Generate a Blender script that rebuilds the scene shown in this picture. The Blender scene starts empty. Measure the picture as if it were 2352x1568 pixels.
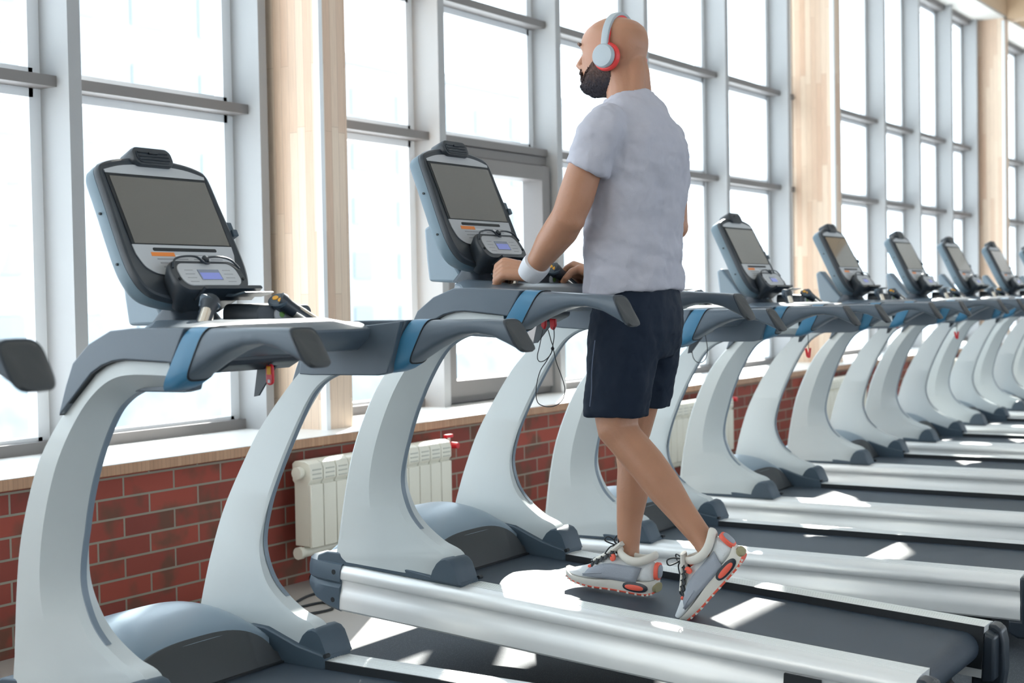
import bpy, bmesh, math, random
from mathutils import Vector, Matrix, noise
from math import sin, cos, pi, radians as R
random.seed(7)
C = bpy.context.scene.collection
sc = bpy.context.scene

# ------------------------------------------------------------------ camera
cd = bpy.data.cameras.new('camera'); cam = bpy.data.objects.new('camera', cd); C.objects.link(cam)
YAW, PITCH, ROLL = R(33.2), R(-1.68), R(1.03)
fwd = Vector((cos(YAW)*cos(PITCH), sin(YAW)*cos(PITCH), sin(PITCH)))
rt = Vector((sin(YAW), -cos(YAW), 0)); up = rt.cross(fwd)
rt2 = rt*cos(ROLL) - up*sin(ROLL); up2 = rt*sin(ROLL) + up*cos(ROLL)
M = Matrix((rt2, up2, -fwd)).transposed().to_4x4(); M.translation = Vector((0, 0, 1.18))
cam.matrix_world = M
cd.sensor_width = 36; cd.lens = 3243/2352*36; cd.clip_end = 500; cd.clip_start = .05
cd.dof.use_dof = True; cd.dof.focus_distance = 4.15; cd.dof.aperture_fstop = 4.0
sc.camera = cam
# ------------------------------------------------------------------ sky, sun, exposure
w = bpy.data.worlds.new('sky'); sc.world = w; w.use_nodes = True
bg = w.node_tree.nodes['Background']; bg.inputs[0].default_value = (.78, .89, 1, 1); bg.inputs[1].default_value = 5.0
sd = bpy.data.lights.new('sun', 'SUN'); sd.energy = 27; sd.angle = R(.53); sd.color = (1, .95, .88)
so = bpy.data.objects.new('sun', sd); C.objects.link(so)
SUN = Vector((.886*cos(R(30.4)), .464*cos(R(30.4)), sin(R(30.4))))
so.rotation_euler = SUN.to_track_quat('Z', 'Y').to_euler()
vs = sc.view_settings; vs.view_transform = 'Standard'; vs.look = 'None'; vs.exposure = -.22; vs.gamma = 1; vs.use_curve_mapping = False

# ------------------------------------------------------------------ materials
def mat(name, col, rough=.5, metal=0, spec=.5, var=0, vscale=20, bump=0, bscale=200, coat=0, emit=None):
    m = bpy.data.materials.new(name); m.use_nodes = True
    nt = m.node_tree; b = nt.nodes['Principled BSDF']
    b.inputs['Base Color'].default_value = (*col, 1); b.inputs['Roughness'].default_value = rough
    b.inputs['Metallic'].default_value = metal; b.inputs['Specular IOR Level'].default_value = spec
    b.inputs['Coat Weight'].default_value = coat
    tc = nt.nodes.new('ShaderNodeTexCoord')
    if var:
        n = nt.nodes.new('ShaderNodeTexNoise'); n.inputs['Scale'].default_value = vscale; n.inputs['Detail'].default_value = 4
        nt.links.new(tc.outputs['Object'], n.inputs['Vector'])
        r = nt.nodes.new('ShaderNodeMapRange'); r.inputs[3].default_value = 1-var; r.inputs[4].default_value = 1+var
        nt.links.new(n.outputs['Fac'], r.inputs[0])
        mx = nt.nodes.new('ShaderNodeVectorMath'); mx.operation = 'SCALE'
        mx.inputs[0].default_value = col; nt.links.new(r.outputs[0], mx.inputs['Scale'])
        nt.links.new(mx.outputs[0], b.inputs['Base Color'])
    if bump:
        n = nt.nodes.new('ShaderNodeTexNoise'); n.inputs['Scale'].default_value = bscale
        nt.links.new(tc.outputs['Object'], n.inputs['Vector'])
        bp = nt.nodes.new('ShaderNodeBump'); bp.inputs['Strength'].default_value = bump; bp.inputs['Distance'].default_value = .002
        nt.links.new(n.outputs['Fac'], bp.inputs['Height']); nt.links.new(bp.outputs[0], b.inputs['Normal'])
    if emit:
        b.inputs['Emission Color'].default_value = (*emit[0], 1); b.inputs['Emission Strength'].default_value = emit[1]
    return m

m_silver = mat('silver_paint', (.55, .595, .60), .38, 0, .5, .03, 6, coat=.15)
m_silver2 = mat('silver_rim', (.20, .25, .30), .4)
m_alu = mat('anodised_aluminium', (.80, .82, .82), .36, .28, .5, .03, 3)
m_shroud = mat('grey_plastic', (.092, .122, .155), .30, 0, .5, bump=.15, bscale=900)
m_band = mat('blue_band', (.045, .19, .33), .35)
m_dark = mat('dark_plastic', (.022, .032, .045), .35)
m_cap = mat('slate_plastic', (.055, .085, .115), .5, bump=.2, bscale=700)
m_hood = mat('hood_plastic', (.20, .265, .32), .33)
m_skirt = mat('skirt_plastic', (.045, .050, .054), .55)
m_black = mat('black_gap', (.008, .012, .016), .6)
m_belt = mat('belt_rubber', (.034, .052, .076), .44, 0, .5, .12, 15, .5, 1500)
m_housing = mat('console_housing', (.115, .175, .22), .42)
m_bezel = mat('console_bezel', (.032, .041, .052), .4)
m_label = mat('label_silver', (.50, .52, .54), .45)
m_screen = mat('screen_glass', (.105, .098, .085), .03, 0, 1.0, coat=.6)
m_orange = mat('orange_label', (.85, .25, .04), .5)
m_text = mat('label_text', (.30, .31, .33), .6)
m_white = mat('label_white', (.75, .76, .78), .6)
m_lcd = mat('lcd', (.20, .24, .55), .2, emit=((.25, .3, .8), .25))
m_lcd2 = mat('lcd_grey', (.22, .25, .33), .2)
m_steel = mat('brushed_steel', (.72, .66, .58), .25, .8)
m_redplastic = mat('red_plastic', (.62, .01, .02), .35)
m_yellow = mat('yellow_sticker', (.85, .42, .03), .5)
m_green = mat('green_button', (.22, .42, .12), .5)
m_wood_edge = None

def wood_mat(name, c1, c2, strip=.045, length=.75):
    m = bpy.data.materials.new(name); m.use_nodes = True; nt = m.node_tree; b = nt.nodes['Principled BSDF']
    tc = nt.nodes.new('ShaderNodeTexCoord'); sx = nt.nodes.new('ShaderNodeSeparateXYZ'); cx = nt.nodes.new('ShaderNodeCombineXYZ')
    ad = nt.nodes.new('ShaderNodeMath'); ad.operation = 'ADD'
    nt.links.new(tc.outputs['Object'], sx.inputs[0]); nt.links.new(sx.outputs[0], ad.inputs[0]); nt.links.new(sx.outputs[1], ad.inputs[1])
    nt.links.new(sx.outputs[2], cx.inputs[0]); nt.links.new(ad.outputs[0], cx.inputs[1])
    br = nt.nodes.new('ShaderNodeTexBrick'); nt.links.new(cx.outputs[0], br.inputs['Vector'])
    br.inputs['Scale'].default_value = 1; br.inputs['Brick Width'].default_value = length; br.inputs['Row Height'].default_value = strip
    br.inputs['Mortar Size'].default_value = .0008; br.offset = .37; br.offset_frequency = 3; br.squash = 1.3; br.squash_frequency = 2
    br.inputs['Color1'].default_value = (*c1, 1); br.inputs['Color2'].default_value = (*c2, 1); br.inputs['Mortar'].default_value = (*[v*.7 for v in c2], 1)
    n = nt.nodes.new('ShaderNodeTexNoise'); mp = nt.nodes.new('ShaderNodeMapping'); mp.inputs['Scale'].default_value = (40, 40, 1.5)
    nt.links.new(tc.outputs['Object'], mp.inputs[0]); nt.links.new(mp.outputs[0], n.inputs['Vector']); n.inputs['Detail'].default_value = 5
    r = nt.nodes.new('ShaderNodeMapRange'); r.inputs[3].default_value = .8; r.inputs[4].default_value = 1.15; nt.links.new(n.outputs['Fac'], r.inputs[0])
    sc_ = nt.nodes.new('ShaderNodeVectorMath'); sc_.operation = 'SCALE'
    nt.links.new(br.outputs['Color'], sc_.inputs[0]); nt.links.new(r.outputs[0], sc_.inputs['Scale']); nt.links.new(sc_.outputs[0], b.inputs['Base Color'])
    b.inputs['Roughness'].default_value = .45
    return m
m_glulam = wood_mat('glulam_wood', (.80, .65, .51), (.66, .46, .33))
m_sillwood = wood_mat('sill_wood', (.50, .29, .17), (.42, .23, .13), .02, 2.5)

def brick_mat():
    m = bpy.data.materials.new('brick_wall'); m.use_nodes = True; nt = m.node_tree; b = nt.nodes['Principled BSDF']
    tc = nt.nodes.new('ShaderNodeTexCoord'); sx = nt.nodes.new('ShaderNodeSeparateXYZ'); cx = nt.nodes.new('ShaderNodeCombineXYZ')
    nt.links.new(tc.outputs['Object'], sx.inputs[0])
    ax = nt.nodes.new('ShaderNodeMath'); ax.operation = 'ADD'; ax.inputs[1].default_value = BX
    az = nt.nodes.new('ShaderNodeMath'); az.operation = 'ADD'; az.inputs[1].default_value = BZ
    nt.links.new(sx.outputs[0], ax.inputs[0]); nt.links.new(sx.outputs[2], az.inputs[0])
    nt.links.new(ax.outputs[0], cx.inputs[0]); nt.links.new(az.outputs[0], cx.inputs[1])
    br = nt.nodes.new('ShaderNodeTexBrick'); nt.links.new(cx.outputs[0], br.inputs['Vector'])
    br.inputs['Scale'].default_value = 1; br.inputs['Brick Width'].default_value = .2475; br.inputs['Row Height'].default_value = .0748
    br.inputs['Mortar Size'].default_value = .0045; br.inputs['Mortar Smooth'].default_value = .15; br.offset = .5
    br.inputs['Color1'].default_value = (.36, .068, .043, 1); br.inputs['Color2'].default_value = (.22, .045, .032, 1); br.inputs['Mortar'].default_value = (.30, .265, .21, 1)
    n = nt.nodes.new('ShaderNodeTexNoise'); n.inputs['Scale'].default_value = 5.5; n.inputs['Detail'].default_value = 3
    nt.links.new(tc.outputs['Object'], n.inputs['Vector'])
    r = nt.nodes.new('ShaderNodeMapRange'); r.inputs[1].default_value = .50; r.inputs[2].default_value = .62; nt.links.new(n.outputs['Fac'], r.inputs[0])
    iv = nt.nodes.new('ShaderNodeMath'); iv.operation = 'SUBTRACT'; iv.inputs[0].default_value = 1; nt.links.new(br.outputs['Fac'], iv.inputs[1])
    ml = nt.nodes.new('ShaderNodeMath'); ml.operation = 'MULTIPLY'; nt.links.new(iv.outputs[0], ml.inputs[0]); nt.links.new(r.outputs[0], ml.inputs[1])
    m2 = nt.nodes.new('ShaderNodeMath'); m2.operation = 'MULTIPLY'; m2.inputs[1].default_value = .7; nt.links.new(ml.outputs[0], m2.inputs[0])
    mx = nt.nodes.new('ShaderNodeMixRGB'); mx.inputs[2].default_value = (.11, .065, .04, 1)
    nt.links.new(m2.outputs[0], mx.inputs[0]); nt.links.new(br.outputs['Color'], mx.inputs[1])
    nt.links.new(mx.outputs[0], b.inputs['Base Color']); b.inputs['Roughness'].default_value = .75
    bp = nt.nodes.new('ShaderNodeBump'); bp.invert = True; bp.inputs['Strength'].default_value = .6; bp.inputs['Distance'].default_value = .006
    nt.links.new(br.outputs['Fac'], bp.inputs['Height']); nt.links.new(bp.outputs[0], b.inputs['Normal'])
    return m
BX, BZ = .0525+.2475*40-.0, .0748*20-.0345
m_brick = brick_mat()
m_frame = mat('window_frame_grey', (.36, .365, .37), .5)
m_frame_w = mat('window_frame_white', (.80, .82, .84), .45)
m_transom = mat('transom_grey', (.20, .185, .18), .55)
m_sill = mat('sill_white', (.90, .90, .88), .35, 0, .5, .04, 3)
m_beige = mat('beige_render', (.62, .46, .31), .8)
m_ceil = mat('ceiling_white', (.72, .70, .66), .9)
m_wallr = mat('room_wall', (.75, .73, .70), .9)
m_floor = mat('floor_vinyl', (.40, .38, .36), .5, 0, .5, .12, 3)
m_rad = mat('radiator_enamel', (.78, .76, .66), .3, 0, .5)
m_raddark = mat('radiator_slot', (.50, .50, .43), .4)
m_bldg = mat('facade_pale', (.40, .405, .41), .9)
m_bwin = mat('facade_window', (.31, .34, .36), .6)
m_snow = mat('snowy_ground', (.80, .84, .88), .9, var=.15, vscale=.2)
m_cord = mat('black_cord', (.02, .025, .03), .6)

def mat_mat():
    m = mat('rubber_mat', (.035, .045, .055), .8)
    nt = m.node_tree; b = nt.nodes['Principled BSDF']
    tc = nt.nodes.new('ShaderNodeTexCoord'); v = nt.nodes.new('ShaderNodeTexVoronoi'); v.inputs['Scale'].default_value = 220
    nt.links.new(tc.outputs['Object'], v.inputs['Vector'])
    cr = nt.nodes.new('ShaderNodeValToRGB'); cr.color_ramp.elements[0].position = .12; cr.color_ramp.elements[1].position = .25
    cr.color_ramp.elements[0].color = (.20, .24, .28, 1); cr.color_ramp.elements[1].color = (.045, .055, .068, 1)
    nt.links.new(v.outputs['Distance'], cr.inputs[0]); nt.links.new(cr.outputs[0], b.inputs['Base Color'])
    return m
m_mat = mat_mat()
def glass_mat():
    m = bpy.data.materials.new('window_glass'); m.use_nodes = True; nt = m.node_tree; nt.nodes.clear()
    o = nt.nodes.new('ShaderNodeOutputMaterial'); t = nt.nodes.new('ShaderNodeBsdfTransparent'); g = nt.nodes.new('ShaderNodeBsdfGlossy')
    t.inputs[0].default_value = (.95, .97, .97, 1); g.inputs['Roughness'].default_value = .02
    f = nt.nodes.new('ShaderNodeLayerWeight'); f.inputs[0].default_value = .5
    pw = nt.nodes.new('ShaderNodeMath'); pw.operation = 'POWER'; pw.inputs[1].default_value = 5; nt.links.new(f.outputs['Facing'], pw.inputs[0])
    ma = nt.nodes.new('ShaderNodeMath'); ma.operation = 'MULTIPLY_ADD'; ma.inputs[1].default_value = .5; ma.inputs[2].default_value = .03; nt.links.new(pw.outputs[0], ma.inputs[0])
    mx = nt.nodes.new('ShaderNodeMixShader'); nt.links.new(ma.outputs[0], mx.inputs[0]); nt.links.new(t.outputs[0], mx.inputs[1]); nt.links.new(g.outputs[0], mx.inputs[2]); nt.links.new(mx.outputs[0], o.inputs[0])
    return m
m_glass = glass_mat()

# ------------------------------------------------------------------ mesh helpers
class MB:
    def __init__(s): s.v = []; s.f = []
    def add(s, vs_, fs):
        o = len(s.v); s.v += [tuple(v) for v in vs_]; s.f += [tuple(i+o for i in f) for f in fs]; return s
    def box(s, x0, x1, y0, y1, z0, z1):
        return s.add([(x0,y0,z0),(x1,y0,z0),(x1,y1,z0),(x0,y1,z0),(x0,y0,z1),(x1,y0,z1),(x1,y1,z1),(x0,y1,z1)],
                     [(0,3,2,1),(4,5,6,7),(0,1,5,4),(1,2,6,5),(2,3,7,6),(3,0,4,7)])
    def loft(s, rings, cap=True, closed=False):
        n = len(rings[0]); vs_ = [p for r in rings for p in r]; fs = []
        k = len(rings)
        for i in range(k-1 if not closed else k):
            a = i*n; b = ((i+1) % k)*n
            for j in range(n): fs.append((a+j, a+(j+1) % n, b+(j+1) % n, b+j))
        if cap and not closed: fs.append(tuple(range(n))[::-1]); fs.append(tuple((k-1)*n+j for j in range(n)))
        return s.add(vs_, fs)
    def prism_x(s, poly, x0, x1):
        return s.loft([[(x0, y, z) for y, z in poly], [(x1, y, z) for y, z in poly]])
    def prism_y(s, poly, y0, y1):
        return s.loft([[(x, y0, z) for x, z in poly], [(x, y1, z) for x, z in poly]])
    def tube(s, pts, rad, n=12, caps=True):
        pts = [Vector(p) for p in pts]
        if not isinstance(rad, list): rad = [rad]*len(pts)
        rings = []; ref = None
        for i, p in enumerate(pts):
            t = (pts[min(i+1, len(pts)-1)]-pts[max(i-1, 0)]).normalized()
            if ref is None:
                ref = Vector((0, 0, 1)) if abs(t.z) < .9 else Vector((1, 0, 0))
            a = t.cross(ref).normalized(); b_ = a.cross(t).normalized(); ref = b_
            r = rad[i]; ra, rb = (r if isinstance(r, tuple) else (r, r))
            rings.append([p+a*ra*cos(2*pi*j/n)+b_*rb*sin(2*pi*j/n) for j in range(n)])
        return s.loft(rings, caps)
    def ball(s, c, r, n=12, m=8):
        c = Vector(c); rr = r if isinstance(r, tuple) else (r, r, r)
        rings = []
        for i in range(1, m):
            ph = pi*i/m; rings.append([(c.x+rr[0]*sin(ph)*cos(2*pi*j/n), c.y+rr[1]*sin(ph)*sin(2*pi*j/n), c.z-rr[2]*cos(ph)) for j in range(n)])
        return s.loft(rings)
    def build(s, name, m, parent=None, bevel=0, smooth=True, seg=2, xf=None, ang=38):
        me = bpy.data.meshes.new(name); me.from_pydata(s.v, [], s.f)
        bm = bmesh.new(); bm.from_mesh(me); bmesh.ops.recalc_face_normals(bm, faces=bm.faces)
        if xf is not None: bm.transform(xf)
        bm.to_mesh(me); bm.free()
        if smooth: me.polygons.foreach_set('use_smooth', [True]*len(me.polygons)); me.set_sharp_from_angle(angle=R(ang))
        me.materials.append(m)
        o = bpy.data.objects.new(name, me); C.objects.link(o)
        if parent: o.parent = parent
        if bevel:
            b = o.modifiers.new('bevel', 'BEVEL'); b.width = bevel; b.segments = seg; b.limit_method = 'ANGLE'; b.angle_limit = R(35); b.harden_normals = False
        return o
def tag(o, label=None, cat=None, group=None, kind=None):
    if label: o['label'] = label
    if cat: o['category'] = cat
    if group: o['group'] = group
    if kind: o['kind'] = kind
    return o
def empty(name, loc=(0, 0, 0), parent=None):
    o = bpy.data.objects.new(name, None); C.objects.link(o); o.location = loc; o.empty_display_size = .1
    if parent: o.parent = parent
    return o
def copy_tree(o, parent=None):
    c = o.copy(); C.objects.link(c); c.parent = parent
    for ch in list(o.children): copy_tree(ch, c)
    return c
def struct(o): o['kind'] = 'structure'; return o
def cr(pts, n=6):
    """Catmull-Rom through tuples"""
    out = []; P = [Vector(p) for p in pts]
    for i in range(len(P)-1):
        p0 = P[max(i-1, 0)]; p1 = P[i]; p2 = P[i+1]; p3 = P[min(i+2, len(P)-1)]
        for k in range(n):
            t = k/n
            out.append(.5*((2*p1)+(p2-p0)*t+(2*p0-5*p1+4*p2-p3)*t*t+(3*p1-p0-3*p2+p3)*t**3))
    out.append(P[-1]); return out
def rrect(w, h, r, n=6, cx=0, cy=0):
    pts = []
    for (sx, sy, a0) in ((1, 1, 0), (-1, 1, 90), (-1, -1, 180), (1, -1, 270)):
        for k in range(n+1):
            a = R(a0+90*k/n); pts.append((cx+sx*(w/2-r)+r*cos(a), cy+sy*(h/2-r)+r*sin(a)))
    return pts

# ------------------------------------------------------------------ the room
XE = 34; XW = -5; YB = -9; CZ = 4.75
YW = 4.03   # brick face
YG = 4.60   # glass
struct(MB().box(XW, XE, YB, 5.0, -.1, 0).build('floor', m_floor))
struct(MB().box(XW, XE, YB, 5.0, CZ, CZ+.2).build('ceiling', m_ceil))
struct(MB().box(XW, XE, YW, 4.85, -.1, .575).build('wall_window_side', m_brick))
struct(MB().box(XE, XE+.2, YB, 5, 0, CZ).build('wall_right', m_wallr))
struct(MB().box(XW-.2, XW, YB, 5, 0, CZ).build('wall_left', m_wallr))
# unseen back of the hall: parapet, columns, lintel; unglazed openings added for soft sky fill
b = MB(); b.box(XW, XE, YB-.2, YB, 0, .9).box(XW, XE, YB-.2, YB, 3.6, CZ)
for i in range(14): b.box(XW+3*i-.3, XW+3*i+.3, YB-.2, YB, .9, 3.6)
struct(b.build('wall_back', m_wallr))
struct(MB().box(XW, XE, 3.98, 4.62, .573, .612).build('trim_1', m_sillwood, bevel=.004)); 
struct(MB().box(XW, XE, 3.982, 4.64, .612, .6145).build('trim_2', m_sill))
# header above the windows, with a soffit reaching into the room
struct(MB().box(XW, XE, 4.12, 4.85, 4.34, CZ).build('trim_3', m_beige))
struct(MB().box(XW, XE, 4.14, 4.85, 4.31, 4.342).build('trim_4', m_ceil))
n_t = 5
# ceiling beams across the hall
for k, X in enumerate((-1.5, 4.9, 11.3, 16.9, 23, 29)):
    struct(MB().box(X-.12, X+.12, YB, 4.12, CZ-.45, CZ).build('trim_%d' % n_t, m_beige if k % 2 else m_ceil)); n_t += 1
# window mullions (deep fins) at the measured positions
MULL = [(-2.3, .06), (-1.1, .06), (.1, .06), (1.25, .06), (2.45, .06), (3.66, .062), (4.72, .05), (6.09, .058), (7.29, .058), (8.43, .058), (9.72, .055), (10.93, .055), (12.1, .055), (13.34, .055), (14.44, .055), (15.6, .055), (16.62, .05), (17.9, .05), (19.1, .05), (20.3, .05), (21.5, .05), (22.9, .05), (24.1, .05), (25.3, .05)]
YM = 4.42
for i, (x, wd) in enumerate(MULL):
    b = MB().box(x, x+wd, YM, YG+.03, .61, 4.31)
    struct(b.build('trim_%d' % n_t, m_frame, smooth=False)); n_t += 1
for i in range(len(MULL)-1):
    x0 = MULL[i][0]+MULL[i][1]; x1 = MULL[i+1][0]
    f = MB()
    vent = (i == 7)
    zs = [.61, 2.065, 2.835, 4.20]
    g = .035
    # outer white glazing frame
    for (za, zb) in ((.64, 2.04), (2.085, 2.81), (2.855, 4.25)):
        f.box(x0, x0+g, YG-.012, YG+.045, za, zb).box(x1-g-.02, x1, YG-.012, YG+.045, za, zb)
        f.box(x0+g, x1-g, YG-.012, YG+.045, za, za+g).box(x0+g, x1-g, YG-.012, YG+.045, zb-g, zb)
    win = struct(f.build('window_%d' % (i+1), m_frame_w, smooth=False))
    t = MB()
    for z in (2.04, 2.81): t.box(x0-.005, x1+.01, 4.49, YG+.02, z, z+.043)
    t.box(x0-.005, x1+.01, 4.49, YG+.02, 4.25, 4.30)
    t.box(x0, x1, YG-.05, YG+.02, .61, .66)
    t.build('transom', m_transom, win, smooth=False)
    p = MB()
    for (za, zb) in ((.675, 2.005), (2.12, 2.775), (2.89, 4.215)): p.box(x0+g, x1-g-.02, YG+.012, YG+.018, za, zb)
    p.build('pane', m_glass, win)
    if vent:
        s_ = MB(); zt = 2.035
        for (a0, a1, y0, y1, wv) in ((x0, x1, 4.50, YG+.03, .05), (x0+.03, x1-.03, 4.46, YG, .085)):
            zb_ = .62 if wv < .06 else .66; zt_ = zt if wv < .06 else zt-.06
            s_.box(a0, a0+wv, y0, y1, zb_, zt_).box(a1-wv, a1, y0, y1, zb_, zt_).box(a0+wv, a1-wv, y0, y1, zb_, zb_+wv).box(a0+wv, a1-wv, y0, y1, zt_-wv, zt_)
        s_.build('opening_sash', m_transom, win, smooth=False)
# glulam columns
for k, (x0, x1) in enumerate(((4.81, 5.0), (11.23, 11.40), (16.75, 16.96))):
    o = MB().box(x0, x1, 4.15, YG+.02, .6145, 4.31).build('wooden_column', m_glulam, smooth=False)
    lab = ['thick laminated wood column standing on the sill behind the nearest treadmill',
           'laminated wood column standing on the sill to the right of the walking man', 'laminated wood column at the far right where the soffit ends'][k]
    tag(o, lab, 'column', 'laminated wood columns between the windows')
    MB().loft([[(x, y, z) for x, y in ((x0-.006, 4.138), (x0+.020, 4.138), (x0+.020, 4.146), (x0+.001, 4.146), (x0+.001, 4.17), (x0-.006, 4.17))] for z in (.6147, 4.285)]).build('corner_strip', m_frame_w, o, smooth=False)
    MB().box(x0-.02, x0, YG-.09, YG-.03, .6145, 4.27).box(x1, x1+.02, YG-.09, YG-.03, .6145, 4.27).build('edge_strip', m_frame_w, o)

# rubber mat under the treadmills
tag(MB().box(-1, 30, .35, 3.08, 0, .0015).build('rubber_mat', m_mat), 'dark speckled rubber mat lying under the row of treadmills', 'mat')

# outside
struct(MB().box(-40, 90, 5.0, 120, -3.2, -3).build('ground', m_snow))
for bi, (bx0, bx1, by, bh, nx, nz, lab) in enumerate(((12, 44, 42, 15, 9, 5, 'pale apartment block outside behind the left windows'), (52, 100, 60, 17, 10, 5, 'pale apartment block outside behind the wooden column on the right'))):
    bl = MB().box(bx0, bx1, by, by+12, -3, bh).box(bx0-.3, bx1+.3, by-.3, by+12.3, bh, bh+.6).build('apartment_building', m_bldg)
    tag(bl, lab, 'building')
    for i in range(nx):
        for j in range(nz):
            x = bx0+(i+.5)*(bx1-bx0)/nx; z = -.8+j*(bh+1)/nz
            MB().box(x-.9, x+.9, by-.12, by+.02, z, z+1.7).build('window', m_bwin, bl)

m_hedge = mat('frosted_hedge', (.30, .345, .37), .95, var=.5, vscale=1.2)
hb = MB(); rings = []
for i in range(60):
    x = -2+i*.9; h = .1+.5*noise.noise(Vector((x*.35, 0, 3))); dpt = .9+.3*noise.noise(Vector((x*.6, 5, 1)))
    rings.append([(x, 24-dpt, -3), (x, 24-dpt, h-1.1), (x, 24-dpt*.5, h-.2), (x, 24+dpt*.5, h-.1), (x, 24+dpt, h-1.0), (x, 24+dpt, -3)])
tag(hb.loft(rings).build('hedge', m_hedge), 'long frosted hedge outside, low behind the left windows', 'hedge')
# ------------------------------------------------------------------ radiators
def radiator(x0, n=12):
    r = empty('radiator', (x0, 3.86, 0)); pitch = .083
    # sections: front plate, grilled top, ribs
    for i in range(n):
        xa = i*pitch
        s_ = MB()
        s_.box(xa+.002, xa+pitch-.003, 0, .012, .175, .435)
        s_.prism_x([(0, .455), (0, .50), (.008, .522), (.03, .532), (.085, .532), (.10, .52), (.10, .45), (.09, .44), (.09, .18), (.012, .18), (.012, .44)], xa+.002, xa+pitch-.003)
        o = s_.build('section', m_rad, r, bevel=.003)
        g_ = MB()
        for k in range(3): g_.box(xa+.014, xa+pitch-.014, -.002, .002, .457+k*.018, .463+k*.018)
        g_.build('grille', m_raddark, o)
    MB().tube([(-.01, .05, .155), (n*pitch+.01, .05, .155)], .022).tube([(-.01, .05, .485), (n*pitch+.01, .05, .485)], .022).build('header_pipe', m_rad, r)
    for zz in (.155, .485):
        MB().tube([(-.03, .05, zz), (-.008, .05, zz)], .026).build('end_plug', m_rad, r)
    v = MB().tube([(n*pitch, .05, .485), (n*pitch+.05, .05, .485)], .012).tube([(n*pitch+.045, .05, .46), (n*pitch+.045, .05, .54)], .009).build('valve', m_steel, r)
    MB().tube([(n*pitch+.045, .03, .50), (n*pitch+.045, -.005, .50)], [.016, .014]).box(n*pitch+.02, n*pitch+.07, .04, .06, .535, .55).build('valve_handle', m_redplastic, v)
    MB().tube([(n*pitch+.045, .05, .47), (n*pitch+.045, .10, .44), (n*pitch+.045, .17, .43)], .010).build('supply_pipe', m_rad, r)
    return r
r0 = radiator(4.37)
tag(r0, 'cream sectional radiator with red valve between the two front treadmills', 'radiator', 'radiators under the sill')
for x, lab in ((7.55, 'cream sectional radiator seen behind the walking man and the next uprights'), (10.15, 'distant cream radiator glimpsed between uprights below the right wooden column'), (13.4, 'farthest cream radiator on the brick wall behind the distant treadmills')):
    c = copy_tree(r0); c.location.x = x; c['label'] = lab
# ------------------------------------------------------------------ the treadmill
def superell(cx, cy, a, b_, n=20, e=2.6):
    out = []
    for k in range(n):
        t = 2*pi*k/n; ct, st = cos(t), sin(t)
        out.append((cx+a*abs(ct)**(2/e)*(1 if ct > 0 else -1), cy+b_*abs(st)**(2/e)*(1 if st > 0 else -1)))
    return out
def lerp(a, b_, t): return a+(b_-a)*t

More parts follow.
